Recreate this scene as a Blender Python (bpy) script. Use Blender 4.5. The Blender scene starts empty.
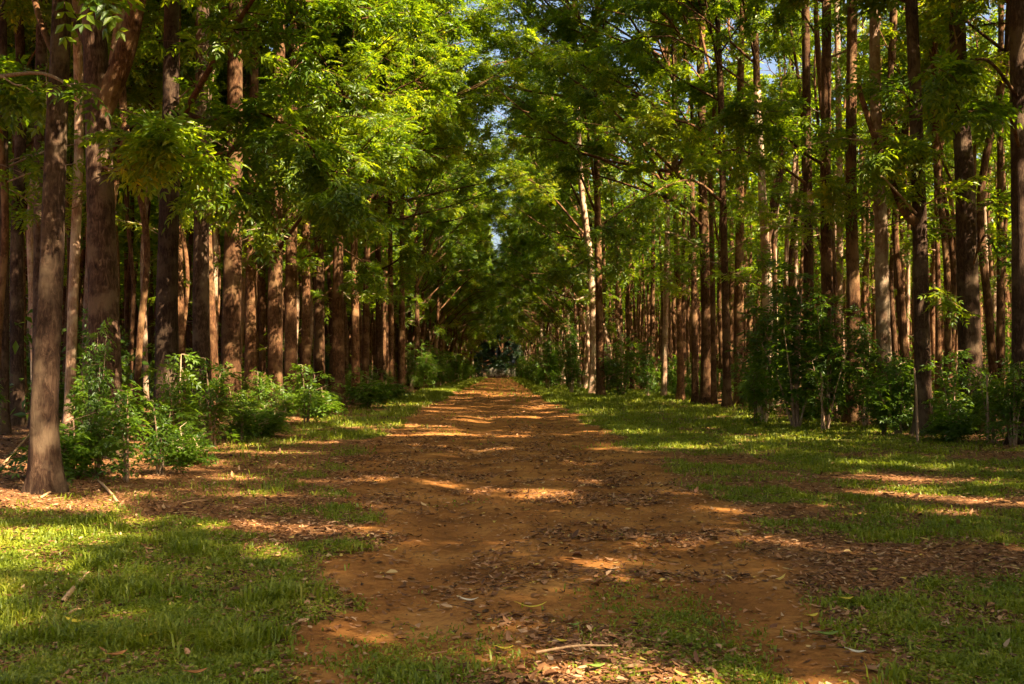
import bpy, math
import numpy as np
from mathutils import Vector, Matrix, Euler

C = bpy.context.scene.collection
R = np.random.default_rng(11)
PI = math.pi

# ------------------------------------------------------------------ camera
CAM_H = 1.5
F = 1000.0
HZ, VPX = 371.0, 500.0
cam_d = bpy.data.cameras.new('camera'); cam = bpy.data.objects.new('camera', cam_d); C.objects.link(cam)
cam_d.sensor_width = 36.0; cam_d.lens = 36.0 * F / 1024.0
cam_d.clip_start = 0.1; cam_d.clip_end = 2000
pitch = math.atan((HZ - 342.0) / F); yaw = -math.atan((512 - VPX) / F)
cam.location = (0, 0, CAM_H)
cam.rotation_euler = Euler((PI / 2 + pitch, 0, yaw), 'XYZ')
bpy.context.scene.camera = cam
CR = np.array(cam.rotation_euler.to_matrix())


def ray(px, py):
    return CR @ np.array([(px - 512.0) / F, -(py - 342.0) / F, -1.0])


def at(px, py, d):
    """the point seen at that pixel at the distance d along the road"""
    r = ray(px, py)
    return np.array([0, 0, CAM_H]) + r * (d / r[1])


# ------------------------------------------------------------------ noise
_lat = R.random((256, 256))


def vnoise(x, y, s):
    x = np.asarray(x) / s + 91.3; y = np.asarray(y) / s + 57.7
    xi = np.floor(x).astype(int); yi = np.floor(y).astype(int)
    fx = x - xi; fy = y - yi
    fx = fx * fx * (3 - 2 * fx); fy = fy * fy * (3 - 2 * fy)
    a = _lat[xi % 256, yi % 256]; b = _lat[(xi + 1) % 256, yi % 256]
    c = _lat[xi % 256, (yi + 1) % 256]; d = _lat[(xi + 1) % 256, (yi + 1) % 256]
    return (a * (1 - fx) + b * fx) * (1 - fy) + (c * (1 - fx) + d * fx) * fy


def fbm(x, y, s, o=3):
    v = 0; a = 1; t = 0
    for i in range(o):
        v = v + a * vnoise(np.asarray(x) + 13 * i, np.asarray(y) - 7 * i, s / 2 ** i); t += a; a *= .5
    return v / t


def sstep(a, b, x):
    t = np.clip((x - a) / (b - a), 0, 1)
    return t * t * (3 - 2 * t)


def height(x, y):
    x = np.asarray(x, float); y = np.asarray(y, float)
    h = .05 * (fbm(x, y, 4.0, 2) - .5) + .022 * (fbm(x, y, .7, 2) - .5)
    h = h + .05 * (vnoise(x, y, 9.) - .5)
    # shallow wheel ruts in the road
    h = h - .055 * np.exp(-((x + .5) / .35) ** 2) - .05 * np.exp(-((x - 1.5) / .35) ** 2)
    h = h + .12 * sstep(5, 11, np.abs(x))
    return h


# left and right edges of the bare road as x for a distance y
def edges(y):
    y = np.asarray(y, float)
    l = np.interp(y, [0, 8, 10.5, 13, 16, 25, 40, 90, 220, 400], [-1.25, -1.25, -1.45, -1.9, -2.5, -2.9, -3.1, -3.1, -3.0, -3.0])
    r = np.interp(y, [0, 5, 8, 12, 20, 40, 90, 220, 400], [1.7, 1.8, 2.3, 2.5, 2.6, 2.6, 2.6, 2.5, 2.5])
    n1 = (fbm(y * 0, y, 1.3, 3) - .5) * 1.1; n2 = (fbm(y * 0 + 50, y, 1.3, 3) - .5) * 1.1
    return l + n1, r + n2


def bare(x, y):
    """1 on the bare road, 0 off it"""
    l, r = edges(y)
    n = (fbm(x, y, .6, 3) - .5) * .5
    return sstep(-.18, .18, x + n - l) * sstep(-.18, .18, r - x - n)


def grass_density(x, y):
    x = np.asarray(x, float); y = np.asarray(y, float)
    b = bare(x, y)
    n = fbm(x, y, 1.5, 3); n2 = fbm(x + 40, y, .45, 2)
    left = (x < 0)
    g = np.zeros_like(x)
    gl = sstep(.38, .60, n + .25 * sstep(11.0, 8.5, y)) * (1 - .9 * sstep(9.6, 11.5, y) * sstep(24, 18, y) * sstep(-2.2, -3.4, x))
    gl = gl * (1 - sstep(10.5, 12.5, y) * sstep(-4.8, -6.2, x) * sstep(400, 300, y))
    gl = gl * (1 - .8 * sstep(-6.0, -7.2, x))
    gr = sstep(.36, .58, n + .05 + .14 * sstep(11, 24, y))
    gr = gr * (1 - .97 * sstep(8.6, 9.8, x + (n - .5) * 2) * sstep(12, 17, y))
    gr = gr * (1 - .35 * sstep(.50, .6, fbm(x, y + 30, 2.2, 2)) * sstep(24, 18, y))
    g = np.where(left, gl, gr) * (1 - b)
    # two tufty patches that invade the near road
    p1 = np.exp(-(((x + .42) / .42) ** 2 + ((y - 5.1) / .65) ** 2) * 1.1) * .42
    p2 = np.exp(-(((x - 1.0) / .38) ** 2 + ((y - 5.6) / 1.1) ** 2) * 1.1) * .60
    p3 = .05 * sstep(.6, .75, n)
    g = np.maximum(g, np.maximum(np.maximum(p1, p2) * sstep(.35, .6, n2 + .12), p3 * b))
    return g


# ------------------------------------------------------------------ materials
def nt(name):
    m = bpy.data.materials.new(name); m.use_nodes = True
    t = m.node_tree; t.nodes.clear()
    return m, t, t.nodes, t.links


def node(ns, typ, **kw):
    n = ns.new(typ)
    for k, v in kw.items():
        if k in n.inputs: n.inputs[k].default_value = v
        else: setattr(n, k, v)
    return n


def ramp(ns, stops):
    r = ns.new('ShaderNodeValToRGB'); e = r.color_ramp.elements
    while len(e) < len(stops): e.new(.5)
    for i, (p, c) in enumerate(stops):
        e[i].position = p; e[i].color = (*c, 1)
    return r


def leaf_material(name, stops, trans, tmix=.42, rough=.42, clump=.7):
    m, t, ns, L = nt(name)
    out = ns.new('ShaderNodeOutputMaterial')
    g = ns.new('ShaderNodeNewGeometry'); oi = ns.new('ShaderNodeObjectInfo'); tc = ns.new('ShaderNodeTexCoord')
    nz = node(ns, 'ShaderNodeTexNoise', Scale=clump, Detail=2.0)
    L.new(tc.outputs['Object'], nz.inputs['Vector'])
    a = node(ns, 'ShaderNodeMath', operation='MULTIPLY_ADD'); a.inputs[1].default_value = .40
    L.new(g.outputs['Random Per Island'], a.inputs[0])
    b = node(ns, 'ShaderNodeMath', operation='MULTIPLY'); b.inputs[1].default_value = .25
    L.new(oi.outputs['Random'], b.inputs[0]); L.new(b.outputs[0], a.inputs[2])
    c = node(ns, 'ShaderNodeMath', operation='MULTIPLY_ADD'); c.inputs[1].default_value = .9
    L.new(nz.outputs['Fac'], c.inputs[0]); 
    d = node(ns, 'ShaderNodeMath', operation='SUBTRACT'); d.inputs[1].default_value = .30
    L.new(a.outputs[0], d.inputs[0]); L.new(d.outputs[0], c.inputs[2])
    r = ramp(ns, stops); L.new(c.outputs[0], r.inputs['Fac'])
    p = node(ns, 'ShaderNodeBsdfPrincipled', Roughness=rough); L.new(r.outputs['Color'], p.inputs['Base Color'])
    p.inputs['Specular IOR Level'].default_value = .35
    tr = ns.new('ShaderNodeBsdfTranslucent')
    mx = node(ns, 'ShaderNodeMix', data_type='RGBA', blend_type='MULTIPLY'); mx.inputs[0].default_value = 1
    L.new(r.outputs['Color'], mx.inputs[6]); mx.inputs[7].default_value = (*trans, 1)
    L.new(mx.outputs[2], tr.inputs['Color'])
    ms = ns.new('ShaderNodeMixShader'); ms.inputs[0].default_value = tmix
    L.new(p.outputs[0], ms.inputs[1]); L.new(tr.outputs[0], ms.inputs[2]); L.new(ms.outputs[0], out.inputs['Surface'])
    return m


LEAF = leaf_material('mahogany_leaf', [(0, (.016, .038, .003)), (.35, (.047, .091, .005)), (.7, (.114, .156, .008)), (1, (.24, .20, .011))], (4.2, 3.5, .9), .48)
LEAF_DARK = leaf_material('shaded_evergreen_leaf', [(0, (.006, .016, .005)), (.5, (.012, .032, .008)), (1, (.030, .055, .010))], (2.2, 2.2, 1.2), .30)  # dark evergreen colour, deepened to hold the shade at the avenue's end
LEAF_BUSH = leaf_material('understorey_leaf', [(0, (.020, .045, .004)), (.45, (.050, .095, .007)), (.8, (.095, .145, .010)), (1, (.16, .18, .015))], (3.4, 3.0, 1.1), .42)
GRASS = leaf_material('grass_blade', [(0, (.062, .085, .004)), (.4, (.122, .158, .008)), (.72, (.20, .215, .014)), (.9, (.30, .24, .04)), (1, (.36, .25, .09))], (2.2, 2.1, 1.2), .38, .5, 1.2)


def bark_material(name, dark, mid, light, sc=1.0):
    m, t, ns, L = nt(name)
    out = ns.new('ShaderNodeOutputMaterial'); tc = ns.new('ShaderNodeTexCoord'); oi = ns.new('ShaderNodeObjectInfo')
    mp = node(ns, 'ShaderNodeMapping'); mp.inputs['Scale'].default_value = (10 * sc, 10 * sc, 2.8 * sc)
    off = node(ns, 'ShaderNodeVectorMath', operation='SCALE'); off.inputs['Scale'].default_value = 37.0
    L.new(oi.outputs['Location'], off.inputs[0])
    ad = node(ns, 'ShaderNodeVectorMath', operation='ADD'); L.new(tc.outputs['Object'], ad.inputs[0]); L.new(off.outputs[0], ad.inputs[1])
    L.new(ad.outputs[0], mp.inputs['Vector'])
    n1 = node(ns, 'ShaderNodeTexNoise', Scale=1.6, Detail=7.0, Roughness=.7, Distortion=1.3); L.new(mp.outputs[0], n1.inputs['Vector'])
    mp2 = node(ns, 'ShaderNodeMapping'); mp2.inputs['Scale'].default_value = (4, 4, 9); L.new(ad.outputs[0], mp2.inputs['Vector'])
    n2 = node(ns, 'ShaderNodeTexNoise', Scale=1.0, Detail=3.0); L.new(mp2.outputs[0], n2.inputs['Vector'])
    n3 = node(ns, 'ShaderNodeTexNoise', Scale=1.9, Detail=4.0, Roughness=.6); L.new(ad.outputs[0], n3.inputs['Vector'])
    r = ramp(ns, [(.34, dark), (.5, mid), (.66, light)])
    s = node(ns, 'ShaderNodeMath', operation='MULTIPLY_ADD'); s.inputs[1].default_value = .18
    L.new(n2.outputs['Fac'], s.inputs[0])
    s2 = node(ns, 'ShaderNodeMath', operation='MULTIPLY'); s2.inputs[1].default_value = .82; L.new(n1.outputs['Fac'], s2.inputs[0]); L.new(s2.outputs[0], s.inputs[2])
    L.new(s.outputs[0], r.inputs['Fac'])
    # grey lichen blotches and a tone of its own for every tree
    lr = ramp(ns, [(.50, (0, 0, 0)), (.62, (.7, .7, .7))]); L.new(n3.outputs['Fac'], lr.inputs['Fac'])
    mx = node(ns, 'ShaderNodeMix', data_type='RGBA'); L.new(lr.outputs['Color'], mx.inputs[0]); L.new(r.outputs['Color'], mx.inputs[6])
    mx.inputs[7].default_value = (light[0] * 1.05, light[1] * 1.15, light[2] * 1.15, 1)
    hs = node(ns, 'ShaderNodeHueSaturation'); L.new(mx.outputs[2], hs.inputs['Color'])
    mr = node(ns, 'ShaderNodeMapRange'); mr.inputs['To Min'].default_value = .6; mr.inputs['To Max'].default_value = 1.35
    L.new(oi.outputs['Random'], mr.inputs['Value']); L.new(mr.outputs[0], hs.inputs['Value'])
    p = node(ns, 'ShaderNodeBsdfPrincipled', Roughness=.9); L.new(hs.outputs['Color'], p.inputs['Base Color'])
    p.inputs['Specular IOR Level'].default_value = .15
    bp = node(ns, 'ShaderNodeBump', Strength=1.0, Distance=.035); L.new(s.outputs[0], bp.inputs['Height']); L.new(bp.outputs[0], p.inputs['Normal'])
    L.new(p.outputs[0], out.inputs['Surface'])
    return m


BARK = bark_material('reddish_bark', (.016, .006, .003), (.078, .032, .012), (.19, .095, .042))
BARK_PALE_LIT = bark_material('pale_lit_bark', (.11, .055, .030), (.26, .145, .085), (.42, .28, .18))  # pale bark; its lightness also stands for sun on lit trunks
BARK_GREY_SHADE = bark_material('mottled_shade_bark', (.012, .006, .004), (.052, .026, .014), (.135, .080, .046))  # mottled grey bark, its colour also darkened for shade on near trunks
TWIG = bark_material('dry_twig', (.16, .09, .05), (.28, .17, .10), (.40, .28, .18), 2)


def ground_material():
    m, t, ns, L = nt('earth')
    out = ns.new('ShaderNodeOutputMaterial'); g = ns.new('ShaderNodeNewGeometry')
    at_ = node(ns, 'ShaderNodeAttribute', attribute_name='cover')     # r: bare road, g: grass
    sep = ns.new('ShaderNodeSeparateColor'); L.new(at_.outputs['Color'], sep.inputs[0])
    n1 = node(ns, 'ShaderNodeTexNoise', Scale=1.1, Detail=6.0, Roughness=.62); L.new(g.outputs['Position'], n1.inputs['Vector'])
    n2 = node(ns, 'ShaderNodeTexNoise', Scale=16.0, Detail=5.0, Roughness=.7); L.new(g.outputs['Position'], n2.inputs['Vector'])
    n3 = node(ns, 'ShaderNodeTexNoise', Scale=75.0, Detail=3.0, Roughness=.7); L.new(g.outputs['Position'], n3.inputs['Vector'])
    soil = ramp(ns, [(.32, (.14, .055, .014)), (.5, (.26, .105, .025)), (.68, (.38, .178, .048))]); L.new(n1.outputs['Fac'], soil.inputs['Fac'])
    soil2 = ramp(ns, [(.36, (.62, .55, .5)), (.55, (1, 1, 1)), (.72, (1.0, 1.0, 1.0))]); L.new(n2.outputs['Fac'], soil2.inputs['Fac'])
    sm = node(ns, 'ShaderNodeMix', data_type='RGBA', blend_type='MULTIPLY'); sm.inputs[0].default_value = .75
    L.new(soil.outputs['Color'], sm.inputs[6]); L.new(soil2.outputs['Color'], sm.inputs[7])
    fl = ramp(ns, [(.3, (.055, .022, .010)), (.5, (.15, .068, .028)), (.72, (.30, .16, .075))]); L.new(n2.outputs['Fac'], fl.inputs['Fac'])
    gr = ramp(ns, [(.3, (.035, .045, .008)), (.6, (.085, .10, .014)), (.8, (.15, .14, .03))]); L.new(n2.outputs['Fac'], gr.inputs['Fac'])
    m1 = node(ns, 'ShaderNodeMix', data_type='RGBA'); L.new(sep.outputs[0], m1.inputs[0]); L.new(fl.outputs['Color'], m1.inputs[6]); L.new(sm.outputs[2], m1.inputs[7])
    m2 = node(ns, 'ShaderNodeMix', data_type='RGBA'); L.new(sep.outputs[1], m2.inputs[0]); L.new(m1.outputs[2], m2.inputs[6]); L.new(gr.outputs['Color'], m2.inputs[7])
    p = node(ns, 'ShaderNodeBsdfPrincipled', Roughness=.95); L.new(m2.outputs[2], p.inputs['Base Color']); p.inputs['Specular IOR Level'].default_value = .1
    b1 = node(ns, 'ShaderNodeBump', Strength=.6, Distance=.03); L.new(n2.outputs['Fac'], b1.inputs['Height'])
    b2 = node(ns, 'ShaderNodeBump', Strength=.5, Distance=.006); L.new(n3.outputs['Fac'], b2.inputs['Height']); L.new(b1.outputs[0], b2.inputs['Normal'])
    L.new(b2.outputs[0], p.inputs['Normal']); L.new(p.outputs[0], out.inputs['Surface'])
    return m


EARTH = ground_material()


def litter_material():
    m, t, ns, L = nt('dry_leaf')
    out = ns.new('ShaderNodeOutputMaterial'); g = ns.new('ShaderNodeNewGeometry')
    r = ramp(ns, [(0, (.06, .024, .010)), (.3, (.14, .055, .020)), (.6, (.24, .105, .038)), (.85, (.34, .165, .075)), (.97, (.45, .28, .15)), (1, (.5, .36, .05))])
    L.new(g.outputs['Random Per Island'], r.inputs['Fac'])
    p = node(ns, 'ShaderNodeBsdfPrincipled', Roughness=.6); L.new(r.outputs['Color'], p.inputs['Base Color']); p.inputs['Specular IOR Level'].default_value = .3
    tr = ns.new('ShaderNodeBsdfTranslucent'); L.new(r.outputs['Color'], tr.inputs['Color'])
    ms = ns.new('ShaderNodeMixShader'); ms.inputs[0].default_value = .15
    L.new(p.outputs[0], ms.inputs[1]); L.new(tr.outputs[0], ms.inputs[2]); L.new(ms.outputs[0], out.inputs['Surface'])
    return m


LITTER = litter_material()


def plain(name, col, rough=.7, var=.25, scale=20):
    m, t, ns, L = nt(name)
    out = ns.new('ShaderNodeOutputMaterial'); tc = ns.new('ShaderNodeTexCoord')
    n = node(ns, 'ShaderNodeTexNoise', Scale=scale, Detail=4.0); L.new(tc.outputs['Object'], n.inputs['Vector'])
    r = ramp(ns, [(.3, tuple(c * (1 - var) for c in col)), (.7, tuple(min(1, c * (1 + var)) for c in col))]); L.new(n.outputs['Fac'], r.inputs['Fac'])
    p = node(ns, 'ShaderNodeBsdfPrincipled', Roughness=rough); L.new(r.outputs['Color'], p.inputs['Base Color'])
    L.new(p.outputs[0], out.inputs['Surface'])
    return m


# ------------------------------------------------------------------ mesh building
class MB:
    def __init__(s): s.V = []; s.Fq = []; s.Ft = []; s.mq = []; s.mt = []; s.n = 0

    def add(s, V, quads=None, tris=None, mat=0):
        V = np.asarray(V, np.float32).reshape(-1, 3)
        if quads is not None and len(quads): s.Fq.append(np.asarray(quads) + s.n); s.mq.append(np.full(len(quads), mat))
        if tris is not None and len(tris): s.Ft.append(np.asarray(tris) + s.n); s.mt.append(np.full(len(tris), mat))
        s.V.append(V); s.n += len(V)

    def merged(s, o, M=None, mat=None):
        V = np.concatenate(o.V) if o.V else np.zeros((0, 3))
        if M is not None: V = V @ np.asarray(M[:3, :3]).T + M[:3, 3]
        b = s.n
        for a, k in zip(o.Fq, o.mq): s.Fq.append(a + b); s.mq.append(k if mat is None else np.full(len(a), mat))
        for a, k in zip(o.Ft, o.mt): s.Ft.append(a + b); s.mt.append(k if mat is None else np.full(len(a), mat))
        s.V.append(V.astype(np.float32)); s.n += len(V)

    def mesh(s, name, mats, smooth=False):
        me = bpy.data.meshes.new(name)
        V = np.concatenate(s.V).astype(np.float32)
        q = np.concatenate(s.Fq) if s.Fq else np.zeros((0, 4), int); t = np.concatenate(s.Ft) if s.Ft else np.zeros((0, 3), int)
        mi = np.concatenate((s.mq or []) + (s.mt or []))
        me.vertices.add(len(V)); me.vertices.foreach_set('co', V.ravel())
        me.loops.add(q.size + t.size); me.loops.foreach_set('vertex_index', np.concatenate([q.ravel(), t.ravel()]).astype(np.int32))
        me.polygons.add(len(q) + len(t))
        ls = np.concatenate([np.arange(len(q)) * 4, q.size + np.arange(len(t)) * 3]).astype(np.int32)
        me.polygons.foreach_set('loop_start', ls)
        me.polygons.foreach_set('material_index', mi.astype(np.int32))
        if smooth is not False:
            sm = np.ones(len(mi), bool) if smooth is True else (mi == smooth)
            me.polygons.foreach_set('use_smooth', sm)
        for m in mats: me.materials.append(m)
        me.update(calc_edges=True); me.validate()
        return me


def unit(v):
    v = np.asarray(v, float); return v / (np.linalg.norm(v, axis=-1, keepdims=True) + 1e-9)


def spline(P, n):
    """Catmull-Rom through P, n samples"""
    P = np.asarray(P, float)
    if len(P) == 2: return P[0] + (P[1] - P[0]) * np.linspace(0, 1, n)[:, None]
    Q = np.vstack([2 * P[0] - P[1], P, 2 * P[-1] - P[-2]])
    t = np.linspace(0, len(P) - 1 - 1e-6, n); i = t.astype(int); f = (t - i)[:, None]
    a, b, c, d = Q[i], Q[i + 1], Q[i + 2], Q[i + 3]
    return .5 * (2 * b + (c - a) * f + (2 * a - 5 * b + 4 * c - d) * f ** 2 + (3 * b - a - 3 * c + d) * f ** 3)


def tube(mb, P, rad, sides=8, mat=0, lump=0.0, rng=R, flare=0.0):
    P = np.asarray(P, float); n = len(P); rad = np.broadcast_to(rad, (n,)).astype(float)
    T = unit(np.gradient(P, axis=0))
    ref = np.array([1., 0, 0]) if abs(T[0][0]) < .8 else np.array([0, 1., 0])
    U = unit(np.cross(T, ref)); W = np.cross(T, U)
    a = np.linspace(0, 2 * PI, sides, endpoint=False)
    r = rad[:, None] * np.ones((n, sides))
    if lump:
        z = np.cumsum(np.r_[0, np.linalg.norm(np.diff(P, axis=0), axis=1)])
        for k in range(1, 5):
            ph = rng.random() * 6.28; w = rng.normal(0, .5); am = lump / k ** .7
            r *= 1 + am * np.sin(k * a[None] + ph + w * z[:, None] / (.6 + .3 * k))
        r *= 1 + lump * .8 * (vnoise(z[:, None] * 2 + a[None] * 0, np.sin(a)[None] * 2 + z[:, None] * 0 + rng.random() * 99, .8) - .5)
        if flare:
            ph = rng.random() * 6.28
            fz = np.exp(-z / .30)[:, None]
            r *= 1 + flare * fz * (1 + .55 * np.sin(4 * a[None] + ph) + .3 * np.sin(7 * a[None] + ph * 2))
    V = P[:, None] + r[..., None] * (np.cos(a)[None, :, None] * U[:, None] + np.sin(a)[None, :, None] * W[:, None])
    i = np.arange(n - 1)[:, None] * sides; j = np.arange(sides)[None]; k = (j + 1) % sides
    q = np.stack([i + j, i + k, i + sides + k, i + sides + j], -1).reshape(-1, 4)
    V = V.reshape(-1, 3); tip = P[-1] + T[-1] * rad[-1] * .5
    V = np.vstack([V, tip]); b = (n - 1) * sides
    tr = np.stack([b + np.arange(sides), b + (np.arange(sides) + 1) % sides, np.full(sides, n * sides)], -1)
    mb.add(V, q, tr, mat)


def leaflets(mb, B, D, N, L, W, mat=0, fine=False):
    """blades from base points B along D, face normal N"""
    D = unit(D); S = unit(np.cross(D, N)); N = np.cross(S, D)
    L = np.asarray(L)[:, None]; W = np.asarray(W)[:, None] * .5; n = len(B)
    if fine:
        b = B; t = B + D * L - N * L * .16
        l1 = B + D * L * .28 + S * W * .85 + N * W * .35; r1 = B + D * L * .28 - S * W * .85 + N * W * .35
        l2 = B + D * L * .66 + S * W * .80 + N * (W * .25 - L * .05); r2 = B + D * L * .66 - S * W * .80 + N * (W * .25 - L * .05)
        mdl = B + D * L * .5 - N * L * .02
        V = np.stack([b, l1, l2, t, r2, r1, mdl], 1).reshape(-1, 3); i = np.arange(n)[:, None] * 7
        q = np.concatenate([i + [0, 1, 2, 6], i + [6, 2, 3, 3 + 1], i + [0, 6, 4, 5]])
        mb.add(V, q, None, mat)
    else:
        V = np.stack([B, B + D * L * .45 + S * W + N * W * .3, B + D * L - N * L * .12, B + D * L * .45 - S * W + N * W * .3], 1).reshape(-1, 3)
        i = np.arange(n)[:, None] * 4
        mb.add(V, None, np.concatenate([i + [0, 1, 2], i + [0, 2, 3]]), mat)


def compound(mb, B, A, rng, Lr=.34, pairs=4, L=.12, W=.042, mat=0, fine=False):
    """pinnate leaves: bases B, axes A (arrays)"""
    n = len(B); A = unit(A)
    up = unit(np.array([0, 0, 1.]) + rng.normal(0, .35, (n, 3)))
    S = unit(np.cross(A, up)); N = np.cross(S, A)
    Lr = Lr * rng.uniform(.75, 1.2, n)
    Bs, Ds, Ns, Ls = [], [], [], []
    for j in range(pairs):
        t = .28 + .66 * j / max(1, pairs - 1)
        P = B + A * (Lr * t)[:, None] - np.array([0, 0, 1.]) * (Lr * .28 * t * t)[:, None]
        for s in (-1, 1):
            d = A * .55 + S * s * .85 - np.array([0, 0, .22]) + rng.normal(0, .12, (n, 3))
            Bs.append(P); Ds.append(d); Ns.append(N + rng.normal(0, .22, (n, 3))); Ls.append(L * rng.uniform(.75, 1.15, n) * (.8 + .35 * math.sin(PI * min(1, t))))
    Bs.append(B + A * Lr[:, None] * .95 - np.array([0, 0, 1.]) * (Lr * .26)[:, None]); Ds.append(A - np.array([0, 0, .4])); Ns.append(N); Ls.append(L * rng.uniform(.8, 1.1, n))
    Ls = np.concatenate(Ls)
    leaflets(mb, np.concatenate(Bs), np.concatenate(Ds), np.concatenate(Ns), Ls, Ls * (W / L), mat, fine)


def clusters(mb, P, D, rng, m=8, mat=0, **kw):
    """bunches of compound leaves at twig ends P pointing along D"""
    P = np.repeat(P, m, 0); D = np.repeat(unit(D), m, 0); n = len(P)
    A = D * .55 + unit(rng.normal(0, 1, (n, 3))) * np.array([1, 1, .5]) - np.array([0, 0, .08])
    compound(mb, P + D * rng.uniform(-.25, .05, (n, 1)), A, rng, mat=mat, **kw)


# ------------------------------------------------------------------ scene helpers
def props(o, label=None, cat=None, group=None, kind=None):
    if label: o['label'] = label
    if cat: o['category'] = cat
    if group: o['group'] = group
    if kind: o['kind'] = kind


def link(name, me, parent=None, loc=(0, 0, 0)):
    o = bpy.data.objects.new(name, me); C.objects.link(o); o.location = loc
    if parent: o.parent = parent
    return o


def empty(name, loc, label, cat, group=None, rz=0, sc=1):
    o = bpy.data.objects.new(name, None); C.objects.link(o); o.location = loc; o.rotation_euler = (0, 0, rz); o.scale = (sc, sc, sc)
    o.empty_display_size = .3
    props(o, label, cat, group)
    return o


# ------------------------------------------------------------------ crowns
def grow_crown(rng, H=9.0, r0=.12, nlimb=13, reach=2.6, bias=0.0, low=0.0, nsub=5, m=8, leaf=.12, droop=0.0, bark=0, lf=1, sides=6, tw=True, clump=.46):
    """leader from the origin upwards, limbs, twigs and leaf bunches. slot 0 bark, slot 1 leaf"""
    mb = MB()
    lead = spline(np.array([[0, 0, 0], [rng.normal(0, .15), rng.normal(0, .15), H * .35], [rng.normal(0, .35) + bias * .4, rng.normal(0, .35), H * .7], [rng.normal(0, .5) + bias * .7, rng.normal(0, .5), H]]), 14)
    tube(mb, lead, np.interp(np.linspace(0, 1, 14), [0, 1], [r0, .02]), sides, bark)
    CP, CD = [], []
    ph = rng.random() * 6.28
    for i in range(nlimb):
        t = low + (1 - low) * (i + rng.random() * .8) / nlimb; t = min(t, .97)
        base = lead[min(13, int(t * 13))]
        az = ph + i * 2.4 + rng.normal(0, .3)
        if bias and rng.random() < .45: az = rng.normal(0, .9)
        ln = reach * (1.15 - (.42 if bias else .75) * t) * rng.uniform(.7, 1.25) * (1 + .45 * bias * max(0, math.cos(az)))
        el = math.radians(rng.uniform(15, 48)) + t * .5 - droop
        h = np.array([math.cos(az), math.sin(az), 0])
        p3 = base + h * ln * math.cos(el) + np.array([0, 0, ln * math.sin(el)])
        mid = base + (p3 - base) * .5 + np.array([0, 0, rng.uniform(-.1, .25) * ln]) + rng.normal(0, .12, 3)
        br = spline([base, mid, p3], 7)
        tube(mb, br, np.interp(np.linspace(0, 1, 7), [0, 1], [max(.02, r0 * .42 * (1.1 - t * .7)), .012]), max(4, sides - 2), bark)
        for k in range(nsub):
            u = .15 + .85 * (k + rng.random() * .5) / nsub
            b = br[min(6, int(u * 6))]
            d = unit(h * rng.uniform(.2, .9) + np.cross(h, [0, 0, 1]) * rng.normal(0, .9) + np.array([0, 0, rng.normal(.12, .38)]))
            sl = rng.uniform(.35, .95) * (1.1 - .3 * t)
            e = b + d * sl
            if tw: tube(mb, np.array([b, (b + e) / 2 + rng.normal(0, .04, 3), e]), [.016, .010, .006], 3, bark)
            CP.append(e); CD.append(d)
            if rng.random() < .6: CP.append((b + e) / 2 + rng.normal(0, .08, 3)); CD.append(unit(d + rng.normal(0, .6, 3)))
        CP.append(br[-1]); CD.append(br[-1] - br[-2])
    CP.append(lead[-1]); CD.append([0, 0, 1.])
    CP = np.array(CP); CD = np.array(CD)
    if clump:       # leaves gather in clumps with gaps between them
        q = vnoise(CP[:, 0] + CP[:, 2] * .8 + 31 * r0, CP[:, 1] - CP[:, 2] * .7 + H, 1.5) * .6 + vnoise(CP[:, 1] + 9, CP[:, 2] + CP[:, 0] * .3 + H, 1.5) * .4
        k = q > clump; CP = CP[k]; CD = CD[k]
    clusters(mb, CP, CD, rng, m=m, mat=lf, L=leaf, W=leaf * .44, Lr=leaf * 2.7)
    return mb


rc = np.random.default_rng(5)
EDGE = [grow_crown(rc, H=rc.uniform(12.5, 15), r0=.15, nlimb=38, reach=5.2, bias=1.0, nsub=8, m=13, leaf=.185, droop=.12, clump=.43).mesh('edge_crown', [BARK, LEAF], 0) for _ in range(6)]
INNER = [grow_crown(rc, H=rc.uniform(9.0, 11.5), r0=.11, nlimb=16, reach=2.7, bias=0.0, low=.06, nsub=6, m=12, leaf=.165, clump=.42).mesh('inner_crown', [BARK, LEAF], 0) for _ in range(7)]
SPARSE = [grow_crown(rc, H=rc.uniform(8.0, 10.0), r0=.10, nlimb=9, reach=2.2, bias=0.0, low=.15, nsub=5, m=9, leaf=.15).mesh('open_crown', [BARK, LEAF], 0) for _ in range(4)]
THIN = [grow_crown(rc, H=rc.uniform(11, 13), r0=.13, nlimb=24, reach=3.8, bias=.8, low=.03, nsub=7, m=14, leaf=.175, clump=.50).mesh('open_crown', [BARK, LEAF], 0) for _ in range(4)]


def trunk_mesh(P, rad, sides=18, seed=0, flare=.6, mat=BARK, lump=.05, n=None):
    rng = np.random.default_rng(seed)
    mb = MB(); n = n or int(10 + 4 * P[-1][2])
    t = np.linspace(0, 1, n) ** 1.25            # closer rings near the ground
    Q = spline(P, 200)[np.clip((t * 199).astype(int), 0, 199)]
    rr = np.interp(t, np.linspace(0, 1, len(rad)), rad)
    tube(mb, Q, rr, sides, 0, lump, rng, flare)
    return mb.mesh('trunk', [mat], True), Q[-1]


# generic trunks: slim, with a light sweep; scale with the tree
GT = []
for i in range(10):
    rr = np.random.default_rng(100 + i); h = [8.6, 9.4, 7.8, 10.0, 9.0, 8.2, 9.8, 8.8, 9.2, 10.4][i]
    a = rr.normal(0, .22); b = rr.normal(0, .22); c = rr.normal(0, .3); d = rr.normal(0, .3)
    P = np.array([[0, 0, -.12], [a * .5, b * .5, h * .3], [a, b, h * .62], [c, d, h]])
    r = rr.uniform(.115, .165)
    GT.append(trunk_mesh(P, [r, r * .95, r * .88, r * .8], 12, i, mat=BARK if i % 3 else BARK_PALE_LIT, n=26))

GTP = [g for i, g in enumerate(GT) if i % 3 == 0]
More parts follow.
